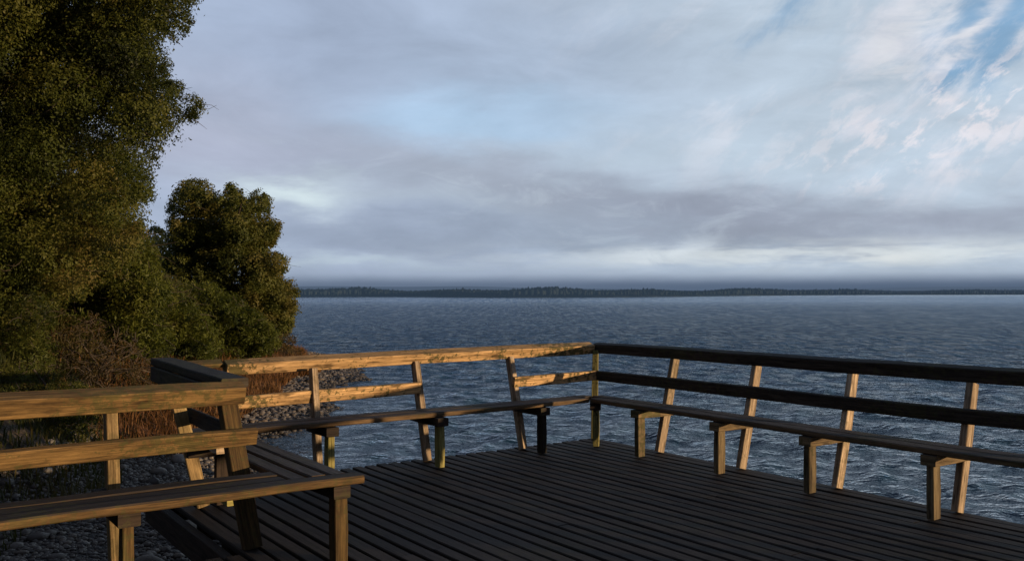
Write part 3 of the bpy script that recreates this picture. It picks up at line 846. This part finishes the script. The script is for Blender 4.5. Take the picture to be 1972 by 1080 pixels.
lay(gauss(1000, 130, 300, 90), .5, (160, 175, 200))
lay(gauss(900, 235, 280, 55), .8, (172, 200, 230))
lay(gauss(400, 260, 260, 110), .6, (172, 173, 193))
lay(gauss(1250, 300, 420, 50), .5, (184, 198, 214))
lay(gauss(640, 300, 200, 50), .4, (170, 172, 195))
lay(gauss(565, 372, 100, 28), 1.0, (212, 225, 233))
lay(gauss(830, 375, 200, 26, -.1), .45, (185, 198, 212))
# bright wisps, upper right
crisp = t_.noise(t_.xyz(t_.m('MULTIPLY', az, 1.0), t_.m('MULTIPLY', el, 2.4), 5.0), 13, 8, .62, .7)
wl = t_.ss(wisp, .50, .68)
reg = t_.m('ADD', gauss(1700, 70, 430, 200, 0, False), gauss(1820, 240, 330, 110, 0, False))
lay(t_.m('MULTIPLY', wl, t_.m('MINIMUM', reg, 1.0)), .8, (214, 214, 226))
lay(t_.m('MULTIPLY', gauss(1730, 60, 130, 34, .7), t_.ss(crisp, .35, .6)), .9, (216, 216, 224))
lay(t_.m('MULTIPLY', gauss(1865, 60, 100, 14, .6), t_.ss(crisp, .35, .6)), .9, (220, 218, 226))
cu = t_.m('MULTIPLY', t_.ss(curd, .48, .62), gauss(1840, 225, 260, 90, .3, False))
lay(cu, .95, (226, 220, 228))
# grey bank across the middle
lay(gauss(930, 345, 330, 55, -.18), .8, (158, 165, 182))
lay(gauss(1350, 415, 330, 52, -.12), .92, (143, 149, 167))
lay(gauss(1850, 430, 420, 50, 0), .88, (148, 154, 172))
lay(gauss(760, 455, 420, 45, 0), .85, (143, 154, 176))
lay(gauss(1150, 470, 260, 40, 0), .6, (146, 157, 176))
# bright strips under it
st = t_.noise(t_.xyz(t_.m('MULTIPLY', az, 6), t_.m('MULTIPLY', el, 42), 2.0), 1.3, 5, .6, .3)
strip = t_.m('MULTIPLY', t_.ss(st, .36, .62), gauss(1620, 492, 480, 24, 0, False))
lay(strip, 1.0, (212, 217, 222))
lay(gauss(1700, 487, 60, 10, 0), .7, (220, 222, 224))
lay(t_.m('MULTIPLY', gauss(1250, 488, 95, 22, .25), t_.ss(crisp, .38, .56)), .9, (208, 214, 222))
lay(t_.m('MULTIPLY', gauss(1100, 385, 500, 90, -.1), t_.ss(crisp, .50, .66)), .35, (186, 196, 210))
lay(gauss(640, 505, 170, 14, 0), .8, (180, 193, 208))
lay(t_.m('MULTIPLY', t_.ss(st, .45, .65), gauss(1000, 520, 500, 26, 0, False)), .4, (165, 178, 195))
# haze and low dark cloud on the horizon
elp = t_.m('MULTIPLY', el, S)     # photo pixels above the horizon
hz = t_.m('ADD', elp, t_.m('MULTIPLY', w2, 10))
f1 = t_.m('SUBTRACT', 1.0, t_.ss(hz, 18, 62))
lay(f1, .85, (140, 152, 174))
f2 = t_.m('SUBTRACT', 1.0, t_.ss(hz, 14, 40))
lay(f2, .92, (94, 108, 132))
f3 = t_.m('MULTIPLY', t_.m('SUBTRACT', 1.0, t_.ss(hz, 8, 28)), t_.ss(az, -.3, .4))
lay(f3, .7, (72, 88, 112))
# unseen sky behind the camera and overhead, darkened to cut ambient light
back = t_.m('MAXIMUM', t_.m('SUBTRACT', 1.0, t_.ss(y, -.1, .55)), t_.ss(z, .45, .8))
dim_sky = t_.mix(nh, sc((66, 72, 88)), sc((104, 112, 132)))
crisp = t_.noise(t_.xyz(t_.m('MULTIPLY', az, 1.0), t_.m('MULTIPLY', el, 2.4), 5.0), 13, 8, .62, .7)
soft = t_.noise(t_.xyz(az, t_.m('MULTIPLY', el, 2.8), 9.0), 5.5, 6, .58, .5)
amp = t_.m('ADD', t_.m('MULTIPLY', t_.ss(az, -.1, .35), .16), .10)
gain = t_.m('ADD', 1.0, t_.m('ADD', t_.m('MULTIPLY', t_.m('SUBTRACT', crisp, .5), amp), t_.m('MULTIPLY', t_.m('SUBTRACT', soft, .5), .55)))
gain = t_.m('ADD', 1.0, t_.m('MULTIPLY', t_.m('SUBTRACT', gain, 1.0), t_.ss(elp, 8, 50)))
vs = t_.new('ShaderNodeVectorMath', operation='SCALE'); t_.l.new(col, vs.inputs[0]); t_.l.new(gain, vs.inputs['Scale'])
col = vs.outputs[0]
tn = t_.new('ShaderNodeVectorMath', operation='MULTIPLY'); t_.l.new(col, tn.inputs[0]); tn.inputs[1].default_value = (1.045, 1.075, 1.055); col = tn.outputs[0]
col = t_.mix(back, col, dim_sky)
t_.l.new(col, bg.inputs['Color'])
bg.inputs['Strength'].default_value = .1

# ------------------------------------------------------------------ sun, camera
sd = bpy.data.lights.new('sun', 'SUN'); sd.energy = 5.0; sd.angle = math.radians(.6); sd.color = (1.0, .69, .40)
so = bpy.data.objects.new('sun', sd); link(so)
ce = math.cos(math.radians(SUN_EL))
to_sun = Vector((sun_dir[0] * ce, sun_dir[1] * ce, math.sin(math.radians(SUN_EL))))
so.rotation_euler = to_sun.to_track_quat('Z', 'Y').to_euler()
so.location = (20, -10, 10)

cam = bpy.data.cameras.new('camera'); co = bpy.data.objects.new('camera', cam); link(co)
co.location = (0, 0, HC); co.rotation_euler = (math.radians(90), 0, 0)
cam.sensor_width = 36; cam.lens = 36 * F / 1972; cam.shift_y = 25.5 / 1972
cam.clip_start = .05; cam.clip_end = 20000
scene.camera = co
scene.view_settings.view_transform = 'Standard'; scene.view_settings.look = 'None'; scene.view_settings.exposure = 0
scene.cycles.max_bounces = 4
scene.cycles.use_denoising = True
